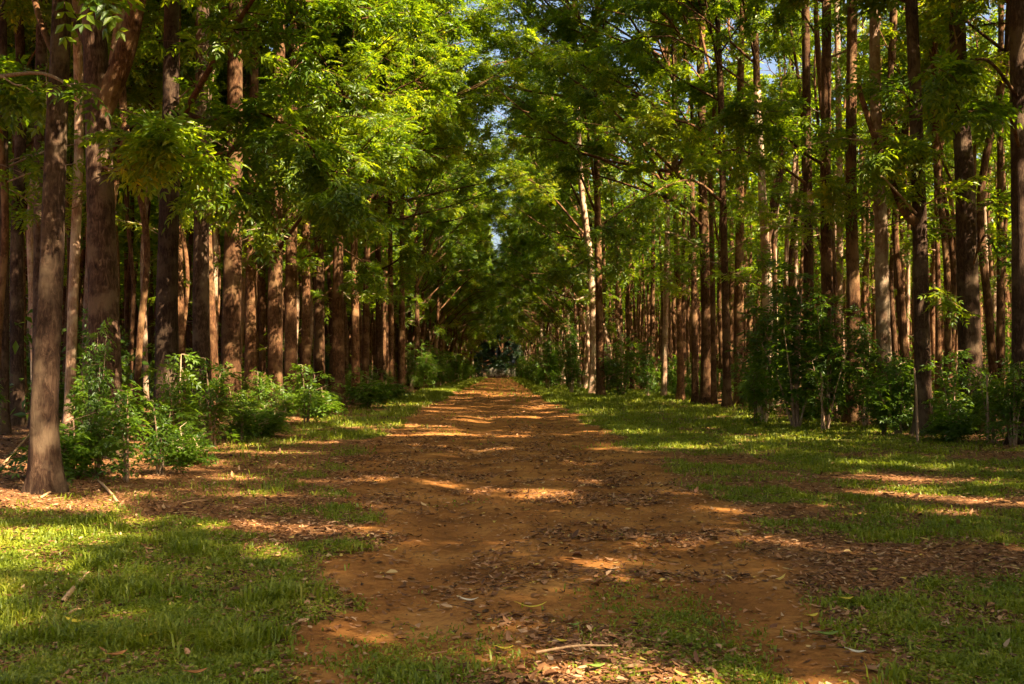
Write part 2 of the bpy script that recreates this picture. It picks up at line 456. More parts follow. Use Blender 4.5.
# short leafy shoots and dead stubs that many trunks carry low down
SHOOT = []
for i in range(5):
    mb = MB(); rr = np.random.default_rng(300 + i); cp = []; cd = []
    for k in range(4):
        az = rr.random() * 6.28; d = np.array([math.cos(az), math.sin(az), rr.uniform(.05, .5)]); z = rr.uniform(-.4, .4)
        ln = rr.uniform(.5, 1.7)
        q = spline([[0, 0, z], d * ln * .5 + [0, 0, z + .05], d * ln + [0, 0, z + rr.normal(0, .15)]], 5)
        tube(mb, q, [.02, .016, .012, .009, .006], 4, 0)
        if k < 3:
            cp += [q[-1], q[3], q[2]]; cd += [d, d + rr.normal(0, .5, 3), d + rr.normal(0, .6, 3)]
    clusters(mb, np.array(cp), np.array(cd), rr, m=6, mat=1, L=.13, W=.047, Lr=.36)
    SHOOT.append(mb.mesh('shoot', [TWIG, LEAF], 0))

tree_count = 0
TREES = {}


def tree_generic(x, y, label, group, edge=0, rs=None):
    """edge: 0 deep in the rows, +-1 beside the road (crown leans over it)"""
    global tree_count
    rs = rs or R
    i = int(rs.integers(len(GT))); sc = rs.uniform(.75, 1.15)
    side = 1 if x < 0 else -1
    rz = (0 if side > 0 else PI) + (rs.normal(0, .45) if edge else rs.random() * 6.28)
    o = empty('mahogany_tree', (x, y, float(height(x, y))), label, 'tree', group, rz, sc)
    me, top = GT[i] if not (x > 0 and y > 34 and rs.random() < (.75 if y > 48 else .4)) else GTP[i % len(GTP)]  # more far right trunks get the pale bark with sunlight in its colour
    if edge:
        sc2 = rs.uniform(.62, .75)
        o.scale = (sc * 1.15, sc * 1.15, sc * sc2)
    tk = link('trunk', me, o)
    if not edge: tk.scale = (.74, .74, 1)
    cr = (EDGE if edge == 1 else THIN if edge == 2 else SPARSE if (x > 0 and y > 27) or edge == 3 else INNER)
    top = top * np.array([1, 1, 1]) if edge else top * np.array([.74, .74, 1])
    c = link('crown', cr[int(rs.integers(len(cr)))], o, tuple(top - np.array([0, 0, .05])))
    if edge: c.scale = (1 / (sc * 1.15) * sc, 1 / (sc * 1.15) * sc, 1 / sc2)
    if edge and y > 50: c.scale = (c.scale[0] * 1.15, c.scale[1] * 1.15, c.scale[2] * 1.4)
    if not edge: c.rotation_euler = (0, 0, rs.random() * 6.28)
    if rs.random() < .5:
        s = link('shoot', SHOOT[int(rs.integers(5))], o, (0, 0, rs.uniform(3.0, 6.5))); s.rotation_euler = (0, 0, rs.random() * 6.28)
    tree_count += 1
    return o


def tree_placed(key, d, pts, w0, w1, label, side, pale=False, crown='edge', htop=8.5, sc=1.0, flare=.6):
    """pts: trunk centre pixels from base upward, w0/w1 widths in px at the base and at the top of the frame"""
    global tree_count
    W = [at(px, py, d) for px, py in pts]
    bx, by = W[0][0], d
    z0 = float(height(bx, by))
    base = np.array([bx, by, z0])
    P = [np.array([0, 0, -.12])]
    rs = np.random.default_rng(abs(hash(key)) % 1 + sum(map(ord, key)) * 7)
    for w in W[1:]:
        q = w - base; q[1] += rs.normal(0, .04); P.append(q)
    last = P[-1]
    if last[2] < htop:
        dv = P[-1] - P[-2]; dv = dv / max(.5, dv[2])
        P.append(last + np.array([dv[0] * .6, 0, 1]) * (htop - last[2]))
    P = np.array([p for i, p in enumerate(P) if i == 0 or p[2] > P[i - 1][2] + .05])
    r0 = w0 * d / F / 2; r1 = w1 * d / F / 2
    o = empty('mahogany_tree', tuple(base), label, 'tree', 'mahogany trees of the %s plantation' % side)
    me, top = trunk_mesh(P, [r0, (r0 + r1) / 2, r1, r1 * .88], 22, sum(map(ord, key)), flare * (1.2 if d < 24 else 1.0), BARK_PALE_LIT if pale else BARK_GREY_SHADE if key in ('L0', 'L1', 'L2', 'L3', 'L4', 'L5', 'L6', 'R16', 'R18', 'R20') else BARK, .055)
    link('trunk', me, o)
    pool = {'edge': EDGE, 'thin': THIN, 'inner': INNER}[crown]
    c = link('crown', pool[tree_count % len(pool)], o, tuple(top - np.array([0, 0, .06])))
    c.rotation_euler = (0, 0, (0 if side == 'left' else PI) + rs.normal(0, .5)); c.scale = (sc, sc, sc)
    for z_ in ([] if d < 20 else [rs.uniform(4.6, 6.2), rs.uniform(6.2, 8.5)]):
        s_ = link('shoot', SHOOT[int(rs.integers(5))], o, (float(np.interp(z_, P[:, 2], P[:, 0])), float(np.interp(z_, P[:, 2], P[:, 1])), z_))
        s_.rotation_euler = (0, 0, rs.random() * 6.28); s_.scale = (1.3, 1.3, 1.3)
    tree_count += 1
    TREES[key] = (o, base, P, d)
    return o


def limb(key, pts3, r0, r1, spray=None, mat=BARK, name='limb', seed=0, sides=8):
    """a limb of a placed tree through world points; spray: leaf bunches along its outer part"""
    o, base, P, d = TREES[key]
    rs = np.random.default_rng(seed + 1000)
    if mat is BARK: mat = o.children[0].data.materials[0]
    Q = spline(np.array(pts3) - base, 14); mb = MB()
    tube(mb, Q, np.linspace(r0, r1, 14), sides, 0, .04, rs)
    lo = link(name, mb.mesh(name, [mat], True), o)
    if spray:
        n, spread, lf, m = spray
        mb = MB(); cp = []; cd = []
        tan = unit(Q[-1] - Q[-3])
        for k in range(n):
            i = int(rs.integers(5, 14)); b = Q[i]
            dd = unit(tan * .6 + rs.normal(0, .8, 3) * [1, 1, .55]); e = b + dd * rs.uniform(.25, 1) * spread + [0, 0, -.1 * spread]
            tube(mb, np.array([b, (b + e) / 2 + [0, 0, .05], e]), [.013, .009, .005], 4, 0)
            cp += [e, (b + e) / 2]; cd += [dd, dd + rs.normal(0, .4, 3)]
        clusters(mb, np.array(cp), np.array(cd), rs, m=m, mat=1, L=lf, W=lf * .36, Lr=lf * 2.6, fine=True)
        link('leaf_spray', mb.mesh('leaf_spray', [mat, LEAF], 0), lo)
    return lo


def anchor(key, z):
    """world point on a placed tree's trunk at height z over its base"""
    o, base, P, d = TREES[key]
    return base + np.array([np.interp(z, P[:, 2], P[:, 0]), np.interp(z, P[:, 2], P[:, 1]), z])


# ---- the trees one can tell apart, from measurements of the photograph
LT = [
 ('L0', 22, [(4, 440), (4, 250), (3, 0)], 10, 9, 'dark trunk cut by the left frame edge'),
 ('L4', 26, [(17, 430), (17, 256), (20, 110), (19, 0)], 13, 10, 'slim wavy trunk between the left frame edge and the straight dark trunk'),
 ('L3', 24, [(40, 432), (41, 240), (41, 0)], 14, 12, 'straight dark trunk right behind the mottled front trunk at far left'),
 ('L1', 12.6, [(47, 490), (48, 400), (51, 256), (55, 120), (60, 0)], 27, 20, 'mottled greyish trunk standing nearest the camera at far left'),
 ('L2', 17.6, [(106, 458), (106, 380), (103, 240), (98, 110), (94, 0)], 35, 25, 'thickest reddish trunk, forked high up, rising from the dark bushes at left'),
 ('L5', 21.6, [(166, 440), (168, 256), (170, 120), (173, 0)], 24, 16, 'thick brown trunk just right of the forked one, bright sapling at its foot'),
 ('L5b', 30, [(182, 420), (178, 260), (176, 150), (178, 0)], 9, 7, 'slim trunk touching the right side of the thick brown trunk at left'),
 ('L6', 25.4, [(201, 430), (201, 300), (203, 180), (202, 0)], 18, 14, 'straight dark trunk third from the forked one on the left side'),
 ('L6b', 32, [(217, 415), (213, 330), (207, 210), (205, 60)], 9, 7, 'slim trunk leaning left behind the straight dark trunk at left'),
 ('L7', 29, [(231, 423), (232, 300), (234, 150), (236, 0)], 20, 16, 'broad dark trunk left of the sunlit reddish trunk in the left edge row'),
 ('L8', 37, [(251, 410), (251, 300), (252, 180), (255, 0)], 13, 9, 'sunlit reddish trunk in the left edge row beside the broad dark one'),
 ('L9', 44, [(263, 402), (262, 200), (263, 0)], 7, 6, 'thin pole of a trunk squeezed behind the sunlit reddish trunk on the left'),
 ('L10', 35, [(276, 411), (276, 300), (277, 200), (280, 0)], 16, 12, 'dark dappled trunk above the bright sapling in the left edge row'),
 ('L11', 38, [(291, 409), (291, 300), (292, 200), (294, 50)], 13, 10, 'dappled trunk right beside the dark dappled one in the left row'),
 ('L12', 41, [(306, 406), (306, 300), (307, 150)], 10, 8, 'narrow trunk with sun flecks under the big bright leaf spray'),
 ('L13', 43, [(320, 405), (320, 300), (319, 180)], 12, 9, 'straight trunk directly below the big bright leaf spray at left'),
 ('L14', 41, [(338, 407), (338, 300), (339, 180)], 14, 10, 'brown trunk in the left row just before the grass verge begins'),
 ('L15', 44, [(356, 404), (355, 300), (353, 180)], 9, 7, 'brown trunk standing on the left grass verge with green shoots'),
 ('L16', 50, [(365, 399), (366, 300), (368, 200)], 8, 6, 'brightly sunlit orange trunk at the left verge'),
 ('L17', 55, [(379, 396), (379, 300), (377, 200)], 8, 6, 'second brightly sunlit trunk of the left verge, under a bare branch'),
 ('L18', 58, [(391, 395), (391, 300), (390, 220)], 5, 5, 'thin pale trunk after the two sunlit ones on the left verge'),
 ('L19', 66, [(401, 393), (402, 300), (402, 220)], 7, 5, 'upright pale trunk farther down the left verge'),
 ('LF', 100, [(441, 386), (441, 300)], 5, 4, 'far tree of the left row whose high bough arches over the road'),
 ('L20', 80, [(417, 389), (417, 300), (416, 240)], 5, 4, 'slim far trunk of the left verge over the bright bushes'),
]
RT = [
 ('RF', 98, [(558, 386), (557, 300)], 5, 4, 'far tree of the right row whose high bough arches over the road', True),
 ('R1', 60, [(593, 396), (594, 330), (589, 250), (581, 180), (574, 60)], 9, 6, 'palest sunlit trunk leaning left, one of a pair on the right verge', True),
 ('R1b', 55, [(601, 398), (600, 330), (598, 250), (596, 100)], 9, 7, 'brown partner trunk right of the palest leaning trunk', False),
 ('R3', 52, [(664, 399), (666, 300), (668, 180)], 6, 5, 'thin lit trunk at the left of the right trunk cluster', True),
 ('R4', 48, [(681, 402), (680, 330), (675, 200)], 8, 6, 'thin trunk leaning left within the right trunk cluster', False),
 ('R5', 44, [(695, 405), (694, 300), (692, 180)], 7, 6, 'narrow dark trunk left of the stout one in the right row', False),
 ('R6', 43, [(706, 406), (706, 300), (703, 180), (701, 60)], 12, 9, 'stout dark trunk in the middle of the right trunk cluster', False),
 ('R7', 41, [(714, 407), (713, 300), (710, 180)], 6, 5, 'slim trunk pressed against the stout dark one in the right row', False),
 ('R8', 39, [(727, 410), (726, 330), (724, 240), (721, 100)], 9, 7, 'dark trunk tilted slightly left at the grass edge on the right', False),
 ('R9', 40, [(739, 409), (739, 300), (740, 180), (741, 60)], 10, 8, 'upright dark trunk left of the big dark bush on the right', False),
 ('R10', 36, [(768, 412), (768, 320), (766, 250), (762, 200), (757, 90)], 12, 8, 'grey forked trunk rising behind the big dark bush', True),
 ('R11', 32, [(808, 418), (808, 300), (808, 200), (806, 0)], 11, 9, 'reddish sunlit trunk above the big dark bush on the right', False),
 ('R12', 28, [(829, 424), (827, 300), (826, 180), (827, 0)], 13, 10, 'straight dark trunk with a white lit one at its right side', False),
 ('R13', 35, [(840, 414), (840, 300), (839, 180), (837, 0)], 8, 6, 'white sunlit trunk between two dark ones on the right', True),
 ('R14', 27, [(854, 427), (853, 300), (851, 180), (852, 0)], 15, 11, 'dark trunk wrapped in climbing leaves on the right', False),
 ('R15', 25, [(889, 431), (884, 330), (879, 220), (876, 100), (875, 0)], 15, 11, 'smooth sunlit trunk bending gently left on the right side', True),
 ('R16', 21.7, [(924, 440), (922, 330), (920, 200), (916, 90), (911, 0)], 18, 13, 'dark trunk with a low side fork, behind the pale sapling stem', False),
 ('R17', 33, [(938, 417), (938, 300), (936, 150)], 7, 5, 'thin trunk between the forked dark trunk and the thick lit trunk', False),
 ('R18', 22.5, [(973, 437), (969, 330), (965, 200), (961, 100), (957, 0)], 25, 17, 'thick trunk with a sunlit flank, second from the right frame edge', False),
 ('R19', 30, [(1000, 420), (1000, 250), (1001, 0)], 8, 6, 'dark thin trunk left of the trunk cut by the right frame edge', False),
 ('R20', 19, [(1023, 450), (1021, 250), (1018, 0)], 24, 18, 'thick trunk cut by the right frame edge', False),
]
placed = []
for k, d, pts, w0, w1, lab in LT:
    tree_placed(k, d, pts, w0, w1, lab, 'left', crown='inner' if k in ('L3', 'L4', 'L5b', 'L6b', 'L9') else 'edge', htop={'L1': 7.5, 'L2': 8.0}.get(k, 4.9 if d > 33 else 6.3))
    placed.append((TREES[k][1][0], d))
for k, d, pts, w0, w1, lab, pale in RT:
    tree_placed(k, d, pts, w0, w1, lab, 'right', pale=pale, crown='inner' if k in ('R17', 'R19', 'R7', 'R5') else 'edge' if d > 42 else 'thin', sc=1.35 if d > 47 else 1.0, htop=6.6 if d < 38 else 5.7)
    placed.append((TREES[k][1][0], d))

# limbs and leaf sprays of the placed trees
A = at
limb('L2', [anchor('L2', 6.0), A(118, 72, 17.6), A(128, 40, 17.5), A(137, 0, 17.4), A(146, -50, 17.2)], .21, .13)
limb('L2', [anchor('L2', 6.9), A(82, 34, 17.8), A(70, 10, 18.0), A(58, -40, 18.2)], .085, .05)
limb('L1', [anchor('L1', 5.4), A(40, 20, 12.8), A(28, -30, 13)], .05, .03)
limb('R16', [anchor('R16', 4.6), A(905, 212, 21.6), A(893, 185, 21.5), A(872, 130, 21.3), A(858, 85, 21.2)], .11, .05, (7, .7, .14, 6))
limb('R10', [anchor('R10', 6.0), A(776, 200, 36.2), A(782, 150, 36.4), A(786, 100, 36.5)], .16, .09)
limb('L5', [anchor('L5', 7.2), A(210, 120, 21), A(255, 112, 20.3), A(300, 135, 19.8), A(335, 185, 19.4)], .06, .012, (26, 1.15, .185, 7), seed=1)
limb('L5', [anchor('L5', 5.9), A(205, 185, 20.8), A(240, 190, 20.2), A(275, 205, 19.8)], .04, .010, (12, .8, .17, 6), seed=2)
limb('L6', [anchor('L6', 6.9), A(250, 150, 23.5), A(310, 170, 22.0), A(345, 215, 21.2)], .05, .010, (22, .95, .18, 7), seed=3)
limb('L2', [anchor('L2', 4.9), A(130, 125, 16.8), A(160, 140, 16.0), A(195, 165, 15.4)], .04, .010, (13, .75, .17, 6), seed=4)
limb('L2', [anchor('L2', 5.1), A(125, 170, 16.4), A(148, 150, 15.8), A(168, 130, 15.4)], .03, .010, (8, .55, .17, 6), seed=5)
limb('R20', [anchor('R20', 6.6), A(990, 62, 18), A(965, 62, 17.3), A(945, 72, 16.8)], .04, .010, (10, .6, .15, 6), seed=6)
limb('R20', [anchor('R20', 5.6), A(1005, 105, 18), A(980, 110, 17.4), A(955, 112, 17)], .035, .010, (10, .6, .15, 6), seed=7)
limb('R18', [anchor('R18', 4.9), A(935, 150, 21.5), A(905, 150, 21), A(880, 152, 20.6)], .035, .010, (13, .7, .14, 6), seed=8)
limb('R18', [anchor('R18', 3.4), A(985, 235, 21.8), A(1000, 260, 21.4), A(1012, 262, 21.2)], .03, .010, (4, .4, .13, 4), seed=9)
limb('R16', [anchor('R16', 3.0), A(935, 290, 21), A(950, 300, 20.7), A(962, 310, 20.4)], .03, .010, (4, .45, .13, 4), seed=10)
limb('R15', [anchor('R15', 6.0), A(855, 195, 24.6), A(835, 190, 24.2), A(820, 185, 24)], .035, .010, (10, .7, .14, 6), seed=11)
limb('R12', [anchor('R12', 7.2), A(800, 150, 27), A(770, 120, 26), A(745, 110, 25.4)], .05, .010, (24, 1.2, .15, 7), seed=12)
limb('R11', [anchor('R11', 7.4), A(770, 160, 31), A(730, 150, 30), A(700, 165, 29.5)], .05, .012, (22, 1.3, .15, 7), seed=13)
limb('R1b', [anchor('R1b', 7.5), A(590, 258, 52), A(572, 268, 50), A(556, 272, 49)], .06, .012, (14, 1.1, .17, 7), seed=14)
limb('R8', [anchor('R8', 8.0), A(690, 180, 38), A(640, 200, 37), A(600, 225, 36.4)], .07, .012, (30, 1.5, .15, 7), seed=15)
limb('R6', [anchor('R6', 7.6), A(670, 200, 42), A(630, 225, 41), A(612, 262, 40.4)], .07, .012, (26, 1.4, .15, 7), seed=16)
limb('R9', [anchor('R9', 9.0), A(700, 130, 38), A(660, 120, 37), A(620, 130, 36.4)], .07, .012, (30, 1.6, .15, 7), seed=17)
limb('L17', [anchor('L17', 7.0), A(395, 262, 53), A(410, 250, 52), A(425, 262, 51)], .06, .012, (14, 1.1, .16, 7), seed=18)
limb('L13', [anchor('L13', 7.4), A(345, 250, 41), A(362, 262, 40), A(380, 285, 39.5)], .05, .012, (12, .9, .15, 7), seed=19)
# boughs that reach high over the road; lower left ones added for shade
for kk, (ky, z_, p1, p2, n_) in enumerate([('L13', 9, (-4, 42, 12.4), (-.8, 41, 14.6), 34), ('L16', 10, (-3, 49.5, 14.5), (.6, 49, 16.6), 34), ('R5', 9.5, (4.4, 43, 13.2), (.6, 42, 15.4), 40),
                                      ('R3', 11, (4.6, 51.5, 15.5), (.7, 51, 18.4), 40), ('L10', 7.5, (-5, 34.5, 10.4), (-2.0, 34, 11.9), 26), ('R9', 8.5, (6, 39, 12), (2.8, 38, 13.4), 28),
                                      ('L19', 10, (-3.5, 65.5, 16), (-.6, 65, 19.5), 36), ('R1b', 10, (3.6, 55, 14), (.9, 54.5, 16.6), 36), ('R1', 11, (3, 61, 15.5), (.4, 62, 19.0), 40), ('L20', 9, (-3.5, 80, 13), (-.3, 79, 14.8), 36), ('LF', 9, (-3, 99, 17), (.3, 98, 20.0), 44), ('LF', 10, (-3, 101, 21), (.2, 100, 24.5), 44), ('RF', 9, (3.2, 97, 14), (.6, 96, 16.5), 44), ('RF', 10, (3.2, 97, 19), (1.2, 96, 22.5), 44), ('R1b', 11, (4, 54, 18), (1.2, 53, 21), 40), ('R1', 9.5, (3, 66, 13.5), (.3, 70, 15.8), 36), ('L14', 10, (-3.8, 41, 14.6), (-.2, 40.5, 16.4), 34), ('L5', 6.5, (-5, 19, 8.2), (-3.2, 17.5, 9.6), 24), ('L6', 6, (-5.2, 22.5, 7.6), (-3.0, 21, 9.2), 18), ('L7', 6, (-5.5, 26, 7.4), (-3.2, 24.5, 8.8), 18), ('L8', 5.6, (-6, 34, 7.6), (-4, 32, 9), 16), ('L10', 5.6, (-5.6, 31, 7), (-3.6, 29.5, 8.6), 16), ('L12', 6, (-5.4, 38, 8), (-3.4, 36.5, 9.6), 18), ('L20', 10, (-4, 79, 15), (-.8, 78, 18.5), 36)]):
    limb(ky, [anchor(ky, z_), np.array(p1, float), np.array(p2, float)], .08, .015, (n_, 2.1 if p2[1] < 90 else 3.0, .18 if p2[1] < 90 else .24, 7), seed=60 + kk)
# bare, dead branches
limb('L17', [anchor('L17', 5.0), A(383, 282, 54), A(395, 273, 53), A(412, 274, 52)], .05, .012, mat=TWIG, name='dead_branch', seed=20)
limb('L20', [anchor('L20', 8.2), A(428, 262, 78), A(432, 245, 77), A(443, 236, 76)], .07, .02, mat=TWIG, name='dead_branch', seed=21)
limb('R1', [anchor('R1', 6.2), A(575, 300, 58), A(568, 290, 57), A(560, 298, 56)], .05, .012, mat=TWIG, name='dead_branch', seed=22)
limb('R16', [anchor('R16', 4.8), A(895, 190, 21), A(884, 178, 20.6), A(880, 176, 20.4)], .03, .008, mat=TWIG, name='dead_branch', seed=23)
limb('R6', [anchor('R6', 6.6), A(680, 236, 42), A(664, 232, 41), A(652, 236, 41)], .03, .008, mat=TWIG, name='dead_branch', seed=24)
limb('L6', [anchor('L6', 6.6), A(220, 30, 25), A(235, 22, 24.6), A(252, 14, 24.4)], .03, .01, mat=TWIG, name='dead_branch', seed=25)

# tree beyond the left frame edge whose bare bough reaches into the picture
tree_placed('LX', 12.0, [(-70, 500), (-66, 250), (-60, 0)], 26, 20, 'tree at the left frame edge showing only a pale branch with sunlit leaves', 'left', htop=8.0)
limb('LX', [anchor('LX', 4.2), A(-30, 82, 11.9), A(5, 76, 11.8), A(40, 73, 11.7), A(62, 81, 11.6), A(72, 88, 11.55)], .035, .012, mat=TWIG, name='bare_branch', seed=30)
lo = limb('LX', [A(58, 79, 11.6), A(66, 84, 11.55), A(76, 84, 11.5), A(92, 88, 11.45)], .012, .006, (3, .09, .13, 2), mat=TWIG, name='leafy_twig', seed=31)
limb('LX', [anchor('LX', 6.4), np.array([-5.2, 11.2, 7.0]), np.array([-3.5, 10.2, 7.4])], .05, .012, (32, 1.3, .16, 7), seed=90)  # leafy bough above the frame, added to shade the nearest left trunk
limb('LX', [A(2, 76, 11.8), A(14, 84, 11.7), A(24, 86, 11.6), A(33, 92, 11.6)], .012, .006, mat=TWIG, name='bare_twig', seed=32)
limb('LX', [A(45, 74, 11.7), A(48, 60, 11.7), A(47, 52, 11.7)], .006, .003, mat=TWIG, name='bare_twig', seed=33)
limb('LX', [A(46, 74, 11.7), A(47, 90, 11.7), A(46, 104, 11.7)], .006, .003, mat=TWIG, name='bare_twig', seed=34)

# ---- the rows behind and beyond
SUN_AZ = math.radians(45)      # behind the right shoulder
cand = []
rr = np.random.default_rng(21)
for k in range(0, 26):
    y = 10.0 if k else 60.0
    for side in (-1, 1):
        y = (rr.uniform(8, 11) if k else (84.0 if side < 0 else 66.0))
        while y < 214:
            x0 = (np.interp(y, [70, 100], [7.2, 6.1]) if side < 0 else np.interp(y, [55, 72, 110], [8.9, 6.6, 5.4])) + 2.35 * k
            x = side * (x0 + rr.normal(0, .32)); yy = y + rr.normal(0, .35)
            if all((x - a) ** 2 + (yy - b) ** 2 > 1.5 for a, b in placed):
                cand.append((x, yy, k))
            y += (2.0 if k else 2.4) + rr.uniform(-.4, .6)
vis = [c for c in cand if abs(c[0] - .012 * c[1]) < .535 * c[1] + 2.5]
vis.sort(key=lambda c: c[1] + 1.3 * c[2])
NIND = 300 - len(LT) - len(RT) - 1 - 26
# every tree of the rows at the road counts; then the nearest ones inside
ind = [c for c in vis if c[2] == 0] + [c for c in vis if c[2] > 0]
ind, rest = ind[:NIND], ind[NIND:]


def band(x, y, k):
    s = 'left' if x < 0 else 'right'
    if k == 0: return ('distant slender tree in the %s edge row beside the dirt road' % s, 'distant edge trees on the %s' % s, 2 if y > 62 else 1)
    if k == 1: return ('slim trunked tree in the second row behind the %s edge row' % s, 'second row trees on the %s' % s, (2 if x < 0 else 0) if y > 40 else 0)
    return ('slender tree deep inside the %s plantation, seen between nearer trunks' % s, 'inner plantation trees on the %s' % s, 0)


for x, y, k in ind:
    lab, grp, e = band(x, y, k)
    tree_generic(x, y, lab, grp, e, rr)

# trees beside and behind the camera, which shade the near ground
for x, y, e in [(-6.5, 9.7, 1), (-7.2, 3.0, 2), (9.4, 15.2, 0), (9.6, 11.0, 1), (9.1, 7.0, 1), (9.7, 2.6, 2), (9.2, -1.6, 2), (9.6, -6.2, 2), (9.3, -10.8, 1), (9.5, -15.5, 1), (12.4, 13.0, 0), (12.3, 8.4, 2), (12.6, 4.1, 2),
                (12.2, -.4, 0), (12.5, -4.7, 0), (12.2, -9.4, 0), (15.3, -7.2, 2), (15.4, -2.5, 2), (15.2, 2.2, 0), (15.6, 6.8, 2), (15.1, 11.6, 0), (15.4, -12, 0), (18.5, 0, 2), (18.3, -5, 2), (18.4, 5, 0), (18.4, -10, 2)]:
    sd = 'left' if x < 0 else 'right'
    tree_generic(x, y, 'tree of the %s edge row beyond the %s frame edge' % (sd, sd), '%s edge trees beside the camera' % sd, e, rr)

for yy in range(236, 275, 4):
    for xx in range(-44, 45, 3): rest.append((xx + rr.normal(0, .7), yy + rr.normal(0, .8), 9))
for xx in np.arange(18.6, 46, 2.9):          # the rows go on to the right of the frame and shade what is in it
    for yy in np.arange(-16, min(34, xx / .56 - 5), 2.9):
        if xx > 20.5 or yy > 7: rest.append((xx + rr.normal(0, .3), yy + rr.normal(0, .4), 9))
# the mass of the far plantation, one object
lowt = []
for i in range(6):
    q = np.random.default_rng(500 + i); mb = MB()
    h = q.uniform(8, 10); r = q.uniform(.10, .16)
    tube(mb, spline([[0, 0, -.1], [q.normal(0, .2), q.normal(0, .2), h * .5], [q.normal(0, .3), 0, h], [q.normal(0, .5), q.normal(0, .5), h + 7]], 7), [r, r * .95, r * .9, r * .85, r * .7, r * .4, .03], 6, 0)
    n = 620 if i < 3 else 260
    u = q.random(n); zz = h - 1.5 + 9.5 * u; rad = 2.3 * np.sqrt(q.random(n)) * (1.15 - .7 * u); a = q.random(n) * 6.28
    B = np.stack([rad * np.cos(a), rad * np.sin(a), zz], 1)
    L = q.uniform(.25, .5, n)
    leaflets(mb, B, q.normal(0, 1, (n, 3)) * [1, 1, .5], q.normal(0, .6, (n, 3)) + [0, 0, 1], L, L * .5, 1)
    lowt.append(mb)
far = MB()
for j, (x, y, k) in enumerate(rest):
    a = rr.random() * 6.28; s = rr.uniform(.85, 1.2)
    M = np.eye(4); M[:3, :3] = s * np.array([[math.cos(a), -math.sin(a), 0], [math.sin(a), math.cos(a), 0], [0, 0, 1]]); M[:3, 3] = (x, y, float(height(x, y)))
    far.merged(lowt[(j % 3) + (3 if x > 0 and y > 27 and y < 216 else 0)], M)
o = link('far_plantation', far.mesh('far_plantation', [BARK, LEAF], 0))
props(o, 'dim mass of countless thin trees far inside the plantation on both sides', 'forest', None, 'stuff')

# dark trees that close the avenue
for i, (x, y, s) in enumerate([(-9.5, 220, 1.35), (-4.2, 224, 1.4), (.6, 221, 1.5), (5.4, 225, 1.35), (10.5, 220, 1.25), (-1.8, 230, 1.6), (8, 232, 1.5), (-13, 228, 1.3), (14, 228, 1.3)]):
    if i < 3:
        mb = MB()
        q = np.random.default_rng(700 + i)
        tm = MB(); tube(tm, spline([[0, 0, -.1], [.1, 0, 2], [0, .1, 5]], 7), [.3, .28, .26, .24, .2, .18, .15], 10, 0, .05, q)
        TM = tm.mesh('trunk', [BARK], True) if i == 0 else TM
        cb = grow_crown(q, H=11, r0=.2, nlimb=44, reach=4.2, low=0, nsub=8, m=9, leaf=.24, droop=.45)
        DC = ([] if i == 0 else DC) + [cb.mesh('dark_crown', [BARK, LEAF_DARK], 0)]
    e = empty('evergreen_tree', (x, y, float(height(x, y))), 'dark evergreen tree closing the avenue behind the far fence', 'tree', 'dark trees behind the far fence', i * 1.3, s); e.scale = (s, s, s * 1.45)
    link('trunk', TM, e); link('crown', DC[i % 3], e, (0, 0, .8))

# ------------------------------------------------------------------ shrubs
def shrub_mesh(rng, h, w, n, leaf, m=6):
    fo = MB(); st = MB(); cp = []; cd = []
    for k in range(n):
        az = rng.random() * 6.28; lean = rng.uniform(.1, 1) * w * .5
        hh = h * rng.uniform(.55, 1) * (1 - .35 * (lean / (w * .5 + 1e-6)) ** 2)
        d = np.array([math.cos(az), math.sin(az), 0])
        q = spline([[0, 0, -.05] + d * .05, d * lean * .45 + [0, 0, hh * .5], d * lean + [0, 0, hh]], 8)
        tube(st, q, np.linspace(.016, .005, 8) * (1 + h * .25), 5, 0)
        for j in range(2, 8):
            for _ in range(2 if j > 3 else 1):
                b = q[j]; dd = unit(rng.normal(0, 1, 3) * [1, 1, .45] + d * .3 + [0, 0, .2]); e = b + dd * rng.uniform(.08, .32) * (.6 + w * .3)
                cp.append(e); cd.append(dd)
                tube(st, np.array([b, (b + e) / 2, e]), [.006, .005, .003], 3, 0)
    clusters(fo, np.array(cp), np.array(cd), rng, m=m, mat=0, L=leaf, W=leaf * .40, Lr=leaf * 2.3, pairs=3)
    return st.mesh('stem', [TWIG], True), fo.mesh('foliage', [LEAF_BUSH])


rs_ = np.random.default_rng(44)
BUSH = [shrub_mesh(rs_, 1.9, 1.4, 7, .12, 4) for _ in range(3)]          # dense
SAPL = [shrub_mesh(rs_, 2.0, .7, 3, .12, 4) for _ in range(3)]        # airy, upright
LOW = [shrub_mesh(rs_, .7, .8, 6, .085, 5) for _ in range(3)]         # knee high
TALL = [shrub_mesh(rs_, 3.4, 1.7, 9, .15, 4) for _ in range(2)]
POOL = {'bush': (BUSH, 1.9), 'sapling': (SAPL, 2.0), 'low': (LOW, .7), 'tall': (TALL, 3.4)}


def shrub(kind, x, y, h, label, group=None, wide=1.0, rng=rs_):
    pool, h0 = POOL[kind]; st, fo = pool[int(rng.integers(len(pool)))]; s = h / h0
    o = empty({'sapling': 'sapling'}.get(kind, 'shrub'), (x, y, float(height(x, y))), label, 'sapling' if kind == 'sapling' else 'shrub', group, rng.random() * 6.28, s)
    o.scale = (s * wide, s * wide, s)
    link('stem', st, o); link('foliage', fo, o)
    return o


